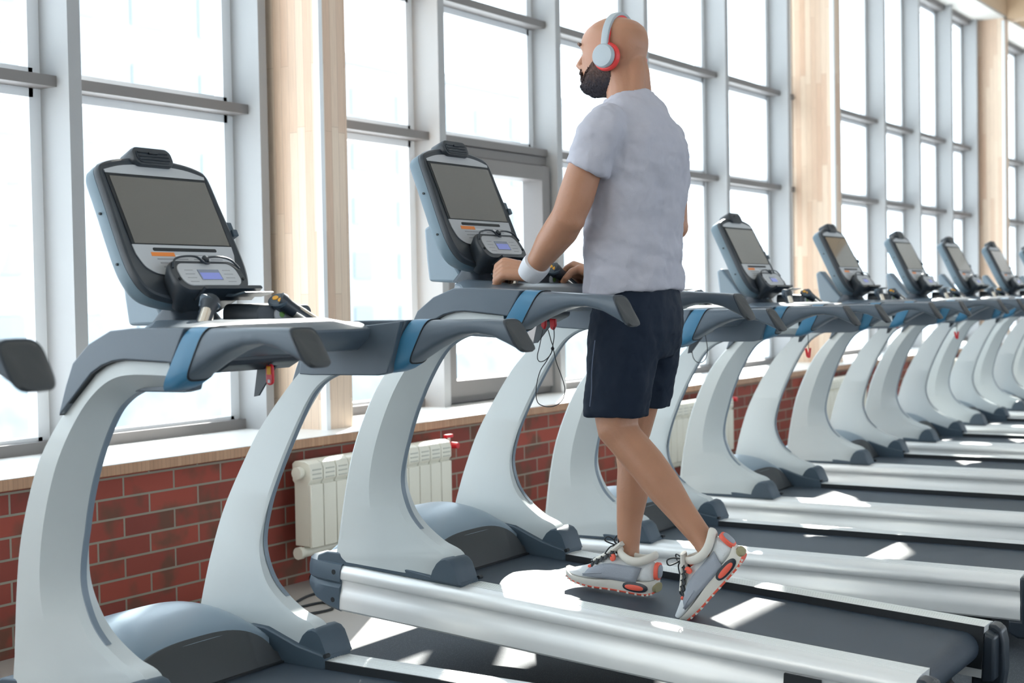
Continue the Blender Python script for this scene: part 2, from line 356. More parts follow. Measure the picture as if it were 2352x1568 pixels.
def make_treadmill():
    T = empty('treadmill')
    # --- belt and deck
    HB = .250; zb = .228
    path = [(1.56, .228)] + [(y, .228) for y in (1.2, .8, .4, .1)]
    for k in range(0, 13):
        a = R(90+15*k); path.append((.055+.045*cos(a), .183+.045*sin(a)))
    path += [(y, .138) for y in (.1, .5, 1.0, 1.56)]
    th = .004
    b = MB(); vs_, fs = [], []
    for (y, z) in path: vs_ += [(-HB, y, z), (HB, y, z)]
    for i in range(len(path)-1): fs.append((2*i, 2*i+1, 2*i+3, 2*i+2))
    fs.append((2*len(path)-2, 2*len(path)-1, 1, 0)); fs.append(tuple(2*i for i in range(len(path)))); fs.append(tuple(2*i+1 for i in range(len(path)))[::-1])
    b.add(vs_, fs); b.build('running_belt', m_belt, T)
    # under frame
    b = MB().box(-.253, .253, .12, 1.86, .112, .134).box(-.33, -.27, .1, .3, .02, .105).box(.27, .33, .1, .3, .02, .105).box(-.06, .06, 1.20, 1.30, .0, .12)
    b.tube([(-.33, .12, .035), (-.27, .12, .035)], .035).tube([(.27, .12, .035), (.33, .12, .035)], .035)
    b.build('base_frame', m_black, T, bevel=.004)
    # side rails
    for s in (-1, 1):
        prof = [(.252, .25), (.318, .25), (.3185, .2465), (.3215, .2465), (.322, .2495), (.346, .2465), (.358, .240), (.3635, .228), (.365, .206), (.362, .2015), (.3575, .199), (.3555, .190), (.3565, .178),
                (.359, .166), (.3635, .152), (.365, .136), (.365, .110), (.360, .104), (.252, .104)]
        prof = [(s*x, z) for x, z in prof]
        rl = MB().prism_y(prof, .0, 1.80).build('side_rail', m_alu, T)
        g = MB()
        for k in range(5): g.box(*sorted((s*(.262+k*.011), s*(.264+k*.011))), .01, 1.79, .2495, .2512)
        g.build('tread_ribs', m_alu, rl)
        MB().box(*sorted((s*.247, s*.2535)), .0, 1.56, .13, .2495).build('inner_strip', m_black, rl)
        # front end cap
        ec = MB()
        rings = []
        for (y, k, zlo) in ((1.80, 1.004, .100), (1.85, 1.004, .108), (1.90, .99, .125), (1.935, .955, .15), (1.95, .92, .175)):
            rings.append([(s*.252, y, .254)]+[(s*(x*k), y, z) for x, z in ((.34, .254), (.360, .246), (.3665, .225), (.3655, .195))]+[(s*.357*k, y, .186 if y < 1.93 else .19), (s*.3665*k, y, min(.175, .254)), (s*.3665*k, y, max(zlo+.01, .11)), (s*.355*k, y, zlo), (s*.252, y, zlo)])
        ec.loft(rings); e_ = ec.build('end_cap', m_cap, rl)
        sc_ = MB()
        for zz in (.222, .135): sc_.tube([(s*.360, 1.825, zz), (s*.3685, 1.825, zz)], .008)
        sc_.build('screw', m_black, e_)
        # rear end cap, droops to the floor
        rc = MB().prism_x([(.002, .247), (-.018, .246), (-.035, .235), (-.045, .20), (-.05, .12), (-.045, .07), (-.03, .045), (.01, .045), (.04, .06), (.04, .105), (.002, .104)], s*.30, s*.362)
        rc.prism_x([(.002, .235), (-.03, .225), (-.035, .10), (.002, .09)], s*.25, s*.31)
        rc.build('rear_cap', m_dark, T, bevel=.008, seg=3)
        # base plate carrying the upright
        bp = MB().prism_x([(1.352, .247), (1.352, .262), (1.45, .262), (1.60, .275), (1.80, .283), (1.87, .278), (1.905, .262), (1.91, .235), (1.85, .235), (1.75, .247)], s*.262, s*.352)
        bp.prism_x([(1.352, .225), (1.352, .262), (1.45, .280), (1.56, .315), (1.62, .318), (1.62, .225)], s*.245, s*.266)
        bp.build('base_plate', m_cap, T, bevel=.004)
        # upright: swept arch
        pairs = [((1.20, 1.066), (1.19, 1.000)), ((1.325, 1.070), (1.29, .999)), ((1.40, 1.056), (1.355, .992)), ((1.465, 1.015), (1.41, .968)), ((1.545, .942), (1.455, .925)), ((1.635, .84), (1.512, .83)),
                 ((1.70, .73), (1.563, .72)), ((1.755, .61), (1.60, .61)), ((1.79, .49), (1.612, .525)), ((1.812, .39), (1.588, .45)), ((1.822, .335), (1.545, .400)), ((1.83, .295), (1.475, .357)), ((1.83, .268), (1.405, .330)), ((1.81, .256), (1.372, .262))]
        dense = cr([(*p[0], *p[1]) for p in pairs], 5) if False else None
        F = cr([(p[0][0], p[0][1], 0) for p in pairs], 5); I = cr([(p[1][0], p[1][1], 0) for p in pairs], 5)
        rings = []
        for f_, i_ in zip(F, I):
            zm = (f_.y+i_.y)/2; t = max(0, min(1, (zm-.27)/.65)); t = t*t*(3-2*t)
            xo = lerp(.352, .410, t); xi = lerp(.262, .328, t); t2 = max(0, min(1, (zm-.36)/.3)); o1 = lerp(.024, .052, t2); o2 = o1+.014
            cf = .55
            cm = f_.lerp(i_, cf); rim = f_.lerp(i_, .93); e1 = f_.lerp(i_, .05)
            rings.append([(s*xi, f_.x, f_.y), (s*(xo-.006), f_.x, f_.y), (s*xo, e1.x, e1.y), (s*(xo+.002), cm.x, cm.y), (s*(xo-o1), rim.x, rim.y), (s*(xo-o2), i_.x, i_.y), (s*(xi+.004), i_.x, i_.y), (s*xi, rim.x, rim.y)])
        up_ = MB().loft(rings).build('upright', m_silver, T, ang=22)
        # inner rim trim
        rr = []
        for f_, i_ in list(zip(F, I))[4:-14]:
            zm = (f_.y+i_.y)/2; t = max(0, min(1, (zm-.27)/.65)); t = t*t*(3-2*t)
            xo = lerp(.352, .410, t); t2 = max(0, min(1, (zm-.36)/.3)); xo -= lerp(.024, .052, t2)-.034; d = (i_-f_).normalized()*.004
            rr.append([(s*(xo-.055), i_.x-d.x*.3, i_.y-d.y*.3), (s*(xo-.047), i_.x-d.x*.5, i_.y-d.y*.5), (s*(xo-.049), i_.x+d.x*.6, i_.y+d.y*.6), (s*(xo-.065), i_.x+d.x*.6, i_.y+d.y*.6)])
        MB().loft(rr).build('edge_trim', m_silver2, up_)
        # foot cap
        fc = MB()
        prof = [(1.462, .256), (1.454, .285), (1.440, .309), (1.424, .323), (1.407, .328), (1.390, .324), (1.377, .312), (1.367, .290), (1.352, .256)]
        rings = []
        for (x, k) in ((.258, .90), (.268, .985), (.30, 1.0), (.335, 1.0), (.352, .985), (.360, .93)):
            rings.append([(s*x, 1.41+(y-1.41)*(1 if k > .95 else .95), .258+(z-.258)*k) for y, z in prof])
        fc.loft(rings); fo = fc.build('foot_cap', m_cap, T)
        MB().tube([(s*.245, 1.352, .262), (s*.262, 1.352, .262)], .006).build('latch', m_black, fo)
        # ---- handrail
        st = [(.775, 1.066, 1.048), (.785, 1.10, 1.052), (.80, 1.122, 1.060), (.83, 1.132, 1.078), (.88, 1.133, 1.094), (.93, 1.133, 1.0985), (.98, 1.133, 1.091), (1.02, 1.133, 1.075), (1.06, 1.133, 1.052), (1.085, 1.133, 1.034)]
        def ring(y0, zt, zb_, sh=0, xo=.425, xi=.345, skew=None, n=28):
            # skew leans the section so that its top lies further forward
            out = []
            for (x, z) in superell((xo+xi)/2, (zt+zb_)/2, (xo-xi)/2, (zt-zb_)/2, n, 4.0):
                k = (z-zb_)/(max(zt-zb_, 1e-4))
                out.append((s*x, y0+sh*(k-.5), z))
            return out
        h = MB()
        rs = []
        for (y, zt, zb_) in ((.825, 1.131, 1.053), (.855, 1.132, 1.070), (.89, 1.132, 1.088), (.93, 1.132, 1.097), (.97, 1.132, 1.094), (1.01, 1.132, 1.080), (1.05, 1.132, 1.058), (1.08, 1.132, 1.038), (1.108, 1.132, 1.019)):
            sh = lerp(.048, -.055, max(0, (y-.825)/.255)**1.0)
            rs.append(ring(y+.0, zt, zb_, sh))
        h.loft(rs)
        hr = h.build('handrail', m_shroud, T)
        # slanted end pad
        ep = MB().loft([ring(.826, 1.130, 1.055, .045, .4235, .3465), ring(.820, 1.128, 1.052, .047, .424, .346), ring(.814, 1.120, 1.054, .047, .418, .352), ring(.812, 1.108, 1.062, .04, .408, .362)])
        ep.build('end_pad', m_skirt, hr)
        MB().loft([ring(.827, 1.133, 1.053, .046, .427, .343), ring(.8225, 1.132, 1.050, .047, .4275, .3425), ring(.820, 1.126, 1.052, .047, .423, .347)]).build('pad_rim', m_dark, hr)
        # blue band
        bnd = MB().loft([ring(1.1085, 1.134, 1.017, -.063, .4265, .3435), ring(1.13, 1.134, 1.004, -.07, .4275, .3425), ring(1.15, 1.134, .997, -.078, .4275, .3425), ring(1.172, 1.134, .994, -.086, .4265, .3435)])
        bnd.build('accent_band', m_band, hr)
        MB().loft([ring(1.1070, 1.1345, 1.018, -.063, .4272, .3428), ring(1.1095, 1.1345, 1.017, -.063, .4272, .3428)]).build('seam_line', m_black, hr)
        # console arm: outer shell over the upright and an inner shell reaching lower
        outer = [(1.135, 1.132), (1.30, 1.132), (1.365, 1.127), (1.435, 1.098), (1.490, 1.055), (1.515, 1.005), (1.542, .938), (1.535, .940), (1.458, 1.008), (1.430, 1.032), (1.395, 1.050), (1.36, 1.060), (1.325, 1.064), (1.26, 1.062), (1.205, 1.060), (1.175, 1.058)]
        a = MB().prism_x(outer, s*.34, s*.426)
        inner = [(1.145, 1.130), (1.42, 1.105), (1.48, 1.05), (1.49, .99), (1.45, .988), (1.22, .990), (1.19, .996), (1.17, 1.05)]
        a.prism_x(inner, s*.325, s*.352)
        arm = a.build('console_arm', m_shroud, T, bevel=.010, seg=3)
        MB().prism_x([(1.541, .941), (1.458, 1.009), (1.430, 1.033), (1.395, 1.051), (1.36, 1.061), (1.325, 1.065), (1.26, 1.063), (1.195, 1.061), (1.195, 1.058), (1.26, 1.060), (1.325, 1.062), (1.36, 1.058), (1.395, 1.048), (1.430, 1.030), (1.458, 1.006), (1.541, .936)], s*.355, s*.4235).build('seam_gasket', m_black, arm)
    # seam fix: motor hood
    b = MB(); rings = []
    hy = [(1.545, .075), (1.57, .100), (1.64, .128), (1.72, .138), (1.79, .132), (1.85, .108), (1.90, .068), (1.925, .03), (1.93, .005)]
    hy = [(v.x, v.y) for v in cr([(y, h, 0) for y, h in hy], 3)]
    hw = .285
    for (y, h) in hy:
        ring_ = []
        for k in range(33):
            u = -cos(pi*k/32); x = u*hw
            ring_.append((x, y, .245+(h+.012)*max(0, 1-abs(u)**3.6)**.75))
        ring_ += [(hw, y, .232), (-hw, y, .232)]
        rings.append(ring_)
    b.loft(rings); hood = b.build('motor_hood', m_hood, T, ang=60)
    # curved dark skirt in front of the hood
    rings = []
    for k in range(33):
        u = -cos(pi*k/32); x = u*.247; h = max(0, 1-abs(u+.05)**3.0)**.6
        yb = 1.50; yt = 1.515+.035*h; zt = .255+.088*h
        rings.append([(x, yb, .229), (x, yt, zt), (x, yt+.015, zt+.002), (x, yt+.05, zt-.03), (x, yt+.05, .229)])
    MB().loft(rings).build('hood_skirt', m_skirt, hood, ang=60)
    MB().box(-.25, .25, 1.493, 1.51, .2285, .234).build('brush_seal', m_black, hood)
    MB().prism_x([(1.86, .13), (1.86, .24), (1.93, .245), (1.945, .22), (1.945, .16), (1.93, .13)], -.262, .262).build('front_cover', m_dark, T, bevel=.01, seg=3)
    # --- crossbar with tray
    cb = MB()
    rings = []
    for x in (-.345, -.30, -.2, -.1, 0, .1, .2, .30, .345):
        zt = 1.131+(.014 if abs(x) < .25 else 0)
        ym = 1.60-.22*max(0, (abs(x)-.10)/.25); rings.append([(x, 1.25, 1.085), (x, 1.24, 1.11), (x, 1.26, zt-.010), (x, 1.29, zt-.002), (x, ym-.05, zt), (x, ym-.01, zt-.015), (x, ym, 1.09), (x, ym-.03, 1.06), (x, 1.29, 1.055)])
    cb.loft(rings); crossbar = cb.build('crossbar', m_shroud, T, bevel=.004)
    # under-slung dark tray with wedge plate
    MB().prism_x([(1.30, 1.07), (1.30, 1.04), (1.34, 1.02), (1.43, 1.015), (1.50, 1.02), (1.55, 1.065)], -.13, .13).build('lower_tray', m_dark, crossbar, bevel=.008)
    MB().prism_x([(1.30, 1.03), (1.36, .955), (1.375, .952), (1.36, 1.03)], .03, .036).build('wedge_plate', m_dark, crossbar)
    # button pad right of centre
    bpd = MB().loft([[(x, 1.37+(.0), z) for x, z in rrect(.20, .052, .02, 5, .145, 1.150)], [(x, 1.49, z) for x, z in rrect(.20, .056, .022, 5, .145, 1.154)]])
    bp_ = bpd.build('button_pad', m_bezel, T, bevel=.003)
    MB().loft([[(x, 1.3695, z) for x, z in rrect(.125, .034, .015, 5, .165, 1.152)], [(x, 1.366, z) for x, z in rrect(.123, .032, .0145, 5, .165, 1.152)]]).build('button_label', m_label, bp_)
    MB().tube([(.128, 1.3665, 1.154), (.128, 1.3645, 1.154)], .009).build('start_button', m_green, bp_)
    MB().tube([(.200, 1.3665, 1.154), (.200, 1.3645, 1.154)], .006).build('stop_button', m_orange, bp_)
    # --- sensor grips
    for s in (-1, 1):
        p0 = Vector((s*.225, 1.30, 1.105)); p1 = Vector((s*.118, 1.367, 1.188)); d = (p1-p0).normalized()
        gr = MB().tube([p0-d*.02, p0+d*.02, p0+d*.09, p1-d*.03, p1-d*.012, p1], [.020, .0170, .0170, .0185, .0225, .0235], 16).build('sensor_grip', m_dark, T)
        sd_ = d.cross(Vector((0, -1, 0))).normalized()*s
        off = Vector((0, -1, 0)); off = (off-d*off.dot(d)).normalized()
        for q in (1, -1):
            o_ = (off*.5+sd_*q).normalized()*.0045
            MB().tube([p0+d*.012+o_, p0+d*.10+o_], .0142, 14).build('sensor_plate', m_steel, gr)
        dn = (d*.75+Vector((0, -.55, .35))).normalized(); q1 = p1-dn*.004
        top = MB().tube([q1-dn*.020, q1-dn*.001, q1, q1+dn*.006, q1+dn*.009], [.017, .0255, .027, .027, .0235], 18).build('thumb_pad', m_cap, gr)
        a_ = dn.cross(Vector((1, 0, 0))).normalized()
        for q in (-1, 1):
            c_ = q1+dn*.009+a_*q*.0095
            MB().tube([c_, c_+dn*.0018], [.0085, .0075], 12).build('thumb_button', m_yellow, top)
    # --- console: local frame u (x), v (up the tilt), n (towards the runner)
    tl = R(26.6)
    V = Vector((0, sin(tl), cos(tl))); N = Vector((0, -cos(tl), sin(tl))); O = Vector((0, 1.582, 1.331))
    XF = Matrix((Vector((1, 0, 0)), V, N)).transposed().to_4x4(); XF.translation = O
    # outline
    half = [(0, .252), (.06, .250), (.12, .242), (.165, .228), (.181, .215), (.188, .19), (.191, .12), (.196, .04), (.199, -.03), (.196, -.075), (.183, -.115), (.155, -.142), (.10, -.158), (.05, -.163), (0, -.164)]
    hh = [(v.x, v.y) for v in cr([(x, y, 0) for x, y in half], 3)]
    outl = hh + [(-x, y) for x, y in hh[::-1][1:-1]]
    def scl(k, dx=0, z=0): return [(x*k+0, (y-.044)*k+.044, z) for x, y in outl]
    def inset(dd, z):
        n_ = len(outl); res = []
        for i in range(n_):
            p = Vector(outl[i]); a = Vector(outl[i-1]); c_ = Vector(outl[(i+1) % n_]); t = (c_-a).normalized(); nr = Vector((t.y, -t.x))
            if nr.dot(p-Vector((0, .044))) > 0: nr = -nr
            q = p+nr*dd; res.append((q.x, q.y, z))
        return res
    hs = MB().loft([inset(.03, -.062), inset(.008, -.056), inset(.001, -.045), inset(0, -.02), inset(.001, -.0145)]).build('display_housing', m_housing, T, xf=XF)
    MB().loft([inset(.0018, -.0150), inset(.0018, -.0125)]).build('housing_seam', m_black, hs, xf=XF)
    MB().loft([inset(.001, -.0130), inset(0, -.004), inset(.004, .003), inset(.010, .005), inset(.012, .004)]).build('bezel', m_bezel, hs, xf=XF)
    # silver face plate: slightly raised
    def plate(pts, z0, z1, name, m, par=hs, bev=0): return MB().loft([[(x, y, z0) for x, y in pts], [(x, y, z1) for x, y in pts]]).build(name, m, par, bevel=bev, xf=XF)
    sm = lambda L: [(v.x, v.y) for v in cr([(x, y, 0) for x, y in L], 4)]
    topc = sm([(-.168, .205), (-.10, .222), (0, .228), (.10, .222), (.168, .205)])
    plate(topc+[(.166, .1965), (-.166, .1965)], .004, .0062, 'upper_label', m_label)
    plate([(-.168, .1965), (.168, .1965), (.168, -.004), (-.168, -.004)], .004, .0058, 'screen_surround', m_black)
    plate([(-.158, .188), (.163, .188), (.163, -.001), (-.158, -.001)], .0055, .0068, 'screen', m_screen)
    low = [(-.168, -.004)]+sm([(-.166, -.03), (-.150, -.065), (-.12, -.083), (-.09, -.088)])+[(.09, -.088)]+sm([(.12, -.083), (.150, -.065), (.166, -.03)])+[(.168, -.004)]
    plate(low, .004, .0062, 'lower_label', m_label)
    plate(rrect(.215, .009, .0044, 4, 0, -.017), .006, .0072, 'media_slot', m_black)
    plate([(-.118, -.025), (-.042, -.025), (-.042, -.036), (-.118, -.036)], .006, .0066, 'warning_label', m_orange)
    t_ = MB()
    for r_ in range(4):
        for (xa, xb) in ((-.11, .0), (.012, .06), (.07, .12)):
            if r_ == 0 and xa < 0: continue
            t_.box(xa+.006*r_, xb-.002*r_, -.034-.011*r_, -.031-.011*r_, .0061, .0065)
    t_.build('label_print', m_text, hs, xf=XF)
    MB().box(-.04, .12, -.036, -.0325, .0062, .0064).build('white_print', m_white, hs, xf=XF)
    # fan vent at the top
    vn = MB().loft([[(x, y, z) for x, y in rrect(.135*k, .052*k, .02*k, 5, 0, .247)] for z, k in ((-.04, .92), (-.03, 1), (.012, 1), (.018, .95))]).build('fan_vent', m_bezel, T, xf=XF)
    sl = MB().loft([[(x, y, z) for x, y in rrect(.112, .036, .014, 5, 0, .246)] for z in (.016, .0195)])
    sl.build('vent_opening', m_dark, vn, xf=XF)
    f_ = MB()
    for k in range(3): f_.box(-.05, .05, .235+.010*k, .2375+.010*k, .019, .022)
    f_.box(-.014, .014, .252, .257, .019, .024)
    f_.build('vent_slats', m_dark, vn, xf=XF)
    # side clip on the right
    MB().box(.188, .212, .045, .075, -.03, .0).box(.196, .214, .03, .05, -.02, .008).build('cup_clip', m_cap, hs, xf=XF, bevel=.003)
    sc_ = MB()
    for vv in (.10, -.04): sc_.tube([(-.186-.006*(vv < 0)-.003, vv, -.032), (-.196-.006*(vv < 0), vv, -.032)], .0035)
    sc_.build('housing_screw', m_black, hs, xf=XF)
    # control module projecting towards the runner, facing more upward
    mo = Vector((0, 1.487, 1.252)); tl2 = R(38)
    V2 = Vector((0, sin(tl2), cos(tl2))); N2 = Vector((0, -cos(tl2), sin(tl2))); XM = Matrix((Vector((1, 0, 0)), V2, N2)).transposed().to_4x4(); XM.translation = mo
    def RR(w_, h_, r_, z, cx=0, cy=0): return [(x, y, z) for x, y in rrect(w_, h_, r_, 6, cx, cy)]
    mod = MB().loft([RR(.17, .07, .03, -.085, 0, -.015), RR(.22, .085, .035, -.05, 0, -.008), RR(.244, .096, .036, -.012), RR(.244, .096, .036, -.002), RR(.238, .09, .033, .002)]).build('control_module', m_bezel, T, xf=XM)
    MB().loft([RR(.20, .070, .026, .0015, 0, .002), RR(.198, .068, .025, .004, 0, .002)]).build('keypad', m_label, mod, xf=XM)
    MB().box(-.036, .036, -.016, .016, .0035, .0052).build('lcd_frame', m_lcd2, mod, xf=XM)
    MB().box(-.033, .033, -.015, .006, .0050, .0056).build('lcd_window', m_lcd, mod, xf=XM)
    t_ = MB()
    for r_ in range(4):
        for sx in (-1, 1):
            t_.box(*sorted((sx*.05, sx*(.082-.003*abs(r_-1.5)))), -.022+.012*r_, -.0205+.012*r_, .0038, .0044)
    t_.build('key_print', m_text, mod, xf=XM)
    # wire loop with notch along the top edge
    pts = cr([(-.113, .02, .006), (-.095, .044, .010), (-.06, .052, .012), (-.022, .051, .012), (-.010, .036, .012), (-.002, .030, .012), (.010, .031, .012), (.011, .042, .012), (.022, .050, .012), (.06, .052, .012), (.095, .044, .010), (.113, .02, .006)], 5)
    MB().tube(pts, .0028, 8).build('wire_loop', m_dark, mod, xf=XM)
    MB().tube([(.006, .052, .010), (.006, .038, .014)], .006, 10).build('knob', m_dark, mod, xf=XM)
    sc_ = MB()
    for sx in (-1, 1): sc_.tube([(sx*.108, -.012, .001), (sx*.108, -.012, .005)], .0042, 10)
    sc_.build('module_screw', m_black, mod, xf=XM)
    # accessory rack lip below the module
    MB().loft([[(x, y, z) for x, y in rrect(.20, .010, .004, 4, .04, -.05)] for z in (-.03, .018)]).build('tray_lip', m_dark, mod, xf=XM)
    MB().prism_x([(1.44, 1.205), (1.40, 1.212), (1.395, 1.208), (1.44, 1.198), (1.50, 1.20), (1.50, 1.215)], .03, .135).build('holder_lip', m_cap, mod, bevel=.002)
    # neck
    nk = MB()
    nk.loft([[(x, y, 1.135) for x, y in rrect(.16, .13, .03, 5, 0, 1.565)], [(x, y, 1.17) for x, y in rrect(.12, .09, .025, 5, 0, 1.565)], [(x, y, 1.21) for x, y in rrect(.11, .07, .02, 5, 0, 1.565)], [(x, y, 1.26) for x, y in rrect(.16, .06, .02, 5, 0, 1.585)]])
    neck = nk.build('console_neck', m_dark, T)
    MB().prism_x([(1.60, 1.13), (1.735, 1.13), (1.748, 1.20), (1.762, 1.30), (1.735, 1.315), (1.66, 1.22), (1.60, 1.15)], -.045, .045).build('rear_fin', m_hood, neck, bevel=.010, seg=3)
    MB().box(-.012, .012, 1.515, 1.52, 1.15, 1.185).build('neck_label', m_hood, neck)
    return T

def safety_key(parent, style):
    """red clip hanging from the tray; style 0 = tag straight below, 1 = two clips with a long knotted lanyard, 2 = cord loop with low clip"""
    if style == 0:
        k = MB().loft([[(x, y, z) for (y, z) in rrect(.022, .052, .0105, 5, 1.312, 1.008)] for x in (.018, .026)]).build('safety_key', m_redplastic, parent, bevel=.002)
        MB().box(.0165, .019, 1.306, 1.318, 1.008, 1.028).build('key_sticker', m_yellow, k)
        MB().box(.0165, .0185, 1.3085, 1.3155, .988, .996).build('key_hole', m_white, k)
        MB().tube([(.02, 1.312, 1.03), (.02, 1.32, 1.06)], .004, 8).build('key_stem', m_cord, k)
        MB().tube([(.0, 1.33, 1.065), (.0, 1.32, 1.04)], [.010, .004], 10).build('warning_tag', m_yellow, k)
    elif style == 1:
        k = MB().prism_x([(1.315, 1.035), (1.328, 1.035), (1.330, 1.010), (1.320, 1.0), (1.314, 1.012)], .0, .012).prism_x([(1.28, 1.035), (1.300, 1.035), (1.296, 1.005), (1.286, 1.0), (1.278, 1.015)], .0, .012).build('safety_key', m_redplastic, parent, bevel=.002)
        L = cr([(.0, 1.322, 1.00), (.0, 1.331, .95), (.0, 1.338, .915), (.0, 1.330, .900), (.0, 1.310, .905), (0, 1.29, .925), (.0, 1.285, .945), (.0, 1.28, .98), (0, 1.283, 1.01)], 6)
        L2 = cr([(.004, 1.305, 1.0), (.004, 1.292, .965), (.004, 1.285, .943), (.004, 1.305, .905), (.004, 1.328, .87), (.004, 1.340, .82), (.004, 1.335, .775), (.004, 1.31, .762), (.004, 1.275, .765), (.004, 1.245, .785), (.004, 1.236, .82), (.004, 1.25, .86), (.004, 1.27, .90), (.004, 1.284, .943)], 6)
        MB().tube(L, .0016, 6).tube(L2, .0016, 6).ball((.002, 1.285, .943), .0055).build('lanyard', m_cord, k)
    elif style == 2:
        k = MB().prism_x([(1.335, .925), (1.345, .925), (1.336, .885), (1.328, .877), (1.318, .878), (1.313, .925), (1.322, .925), (1.327, .895)], .03, .042).build('safety_key', m_redplastic, parent, bevel=.002)
        MB().tube([(.035, 1.325, .92), (.035, 1.328, 1.04)], .0018, 6).build('lanyard', m_cord, k)
    else:
        k = MB().tube(cr([(.035, 1.30, 1.03), (.035, 1.29, .97), (.035, 1.30, .93), (.035, 1.325, .915), (.035, 1.35, .93), (.035, 1.358, .97), (.035, 1.35, 1.03)], 6), .0018, 6).build('safety_lanyard', m_cord, parent)
    return k

T0 = make_treadmill()
INC = R(3.8)
spots = [(2.528, 1.062, 'near grey treadmill in the left foreground with its own screen showing a dark reflection'),
         (3.715, 1.06, 'slightly raised grey treadmill the man is walking on'),
         (1.03, 1.0, 'treadmill cut off by the left edge, only one handrail tip showing'),
         (5.08, 1.13, 'treadmill directly behind the man, its screen hidden by his back'),
         (6.365, 1.175, 'first empty treadmill right of the man, red key hanging from its lanyard'),
         (7.80, 1.22, 'treadmill whose screen stands before the right wooden column'),
         (9.11, 1.245, 'distant treadmill with its screen just right of the right wooden column'),
         (10.35, 1.27, 'small distant treadmill, third screen from the right edge'),
         (11.65, 1.30, 'small distant treadmill with a bright glint on its screen near the far column'),
         (12.98, 1.33, 'farthest treadmill, cut off by the right edge')]
TR = []
for i, (x, y, lab) in enumerate(spots):
    t = T0 if i == 0 else copy_tree(T0)
    t.location = (x, y, .0016); TR.append(t)
    tag(t, lab, 'treadmill', 'treadmills in a row facing the windows')
TR[1].rotation_euler = (INC, 0, 0); TR[1].location = (3.715, 1.06+.05*sin(INC), .0516-.05*cos(INC))
MB().box(-.3662, -.350, .238, .335, .168, .197).build('rail_label', m_black, TR[1])
safety_key(TR[0], 0); safety_key(TR[1], 1); safety_key(TR[3], 3); safety_key(TR[4], 2); safety_key(TR[5], 0); safety_key(TR[6], 2)

# cables on the floor behind the front treadmills
tag(MB().tube(cr([(4.0, 3.95, .006), (4.05, 3.75, .006), (3.95, 3.62, .006), (4.12, 3.55, .006), (4.2, 3.66, .006), (4.05, 3.70, .006), (4.3, 3.8, .006), (4.42, 3.7, .006)], 6), .005, 8).build('power_cable', m_cord), 'black power cable lying on the floor by the radiator', 'cable')

#PERSON#
# ------------------------------------------------------------------ the walking man
def skin_mat():
    m = mat('skin', (.43, .215, .13), .42, 0, .45, .10, 14, .25, 160)
    b = m.node_tree.nodes['Principled BSDF']; b.inputs['Subsurface Weight'].default_value = .12
    b.inputs['Subsurface Radius'].default_value = (.02, .008, .004); b.inputs['Subsurface Scale'].default_value = .5
    return m
m_skin = skin_mat()
m_beard = mat('beard_hair', (.05, .04, .042), .75, 0, .2, .5, 60, 1.0, 350)
_n = m_beard.node_tree; _b = _n.nodes['Principled BSDF']
_t = _n.nodes.new('ShaderNodeTexCoord'); _s = _n.nodes.new('ShaderNodeSeparateXYZ'); _n.links.new(_t.outputs['Object'], _s.inputs[0])
_o = _n.nodes.new('ShaderNodeTexNoise'); _o.inputs['Scale'].default_value = 90; _n.links.new(_t.outputs['Object'], _o.inputs['Vector'])
_a = _n.nodes.new('ShaderNodeMath'); _a.operation = 'MULTIPLY_ADD'; _a.inputs[1].default_value = .06; _n.links.new(_o.outputs['Fac'], _a.inputs[0]); _n.links.new(_s.outputs[2], _a.inputs[2])
_r = _n.nodes.new('ShaderNodeMapRange'); _r.inputs[1].default_value = 1.835; _r.inputs[2].default_value = 1.93; _n.links.new(_a.outputs[0], _r.inputs[0])
_m = _n.nodes.new('ShaderNodeMixRGB'); _m.inputs[1].default_value = (.028, .025, .032, 1); _m.inputs[2].default_value = (.17, .10, .075, 1)
_n.links.new(_r.outputs[0], _m.inputs[0]); _n.links.new(_m.outputs[0], _b.inputs['Base Color'])
m_shirt = mat('shirt_jersey', (.47, .47, .53), .85, 0, .2, .05, 40, .35, 700)
m_shorts = mat('navy_shorts', (.006, .014, .030), .7, 0, .25, bump=.4, bscale=90)
m_wrist = mat('terry_wristband', (.82, .83, .87), .95, 0, .1, bump=1.0, bscale=900)
m_hp = mat('headphone_grey', (.40, .46, .50), .4)
m_hpr = mat('headphone_red', (.80, .05, .05), .45)
m_shoe = mat('shoe_mesh', (.66, .69, .71), .7, bump=.5, bscale=500)
m_shoe_g = mat('shoe_grey', (.30, .33, .38), .6, bump=.4, bscale=400)
m_mid = mat('shoe_midsole', (.70, .68, .62), .6)
m_coral = mat('shoe_coral', (.85, .13, .08), .5)
m_olive = mat('shoe_olive', (.30, .27, .15), .5)
m_eye = mat('eye_white', (.75, .73, .70), .2)

XC = 3.68
def soft(o, vox, it=6, fac=.5, sub=False):
    r = o.modifiers.new('fuse', 'REMESH'); r.mode = 'VOXEL'; r.voxel_size = vox; r.use_smooth_shade = True
    s_ = o.modifiers.new('smooth', 'SMOOTH'); s_.iterations = it; s_.factor = fac
def oval_ring(cx, cy, z, a, b_, n=32, e=2.3, tilt=0, fn=None):
    out = []
    for k in range(n):
        t = 2*pi*k/n; ct, st = cos(t), sin(t)
        x = a*abs(ct)**(2/e)*(1 if ct > 0 else -1); y = b_*abs(st)**(2/e)*(1 if st > 0 else -1)
        if fn: f_ = fn(t, z); x *= f_; y *= f_
        out.append((cx+x, cy+y, z+tilt*y))
    return out

body = MB()
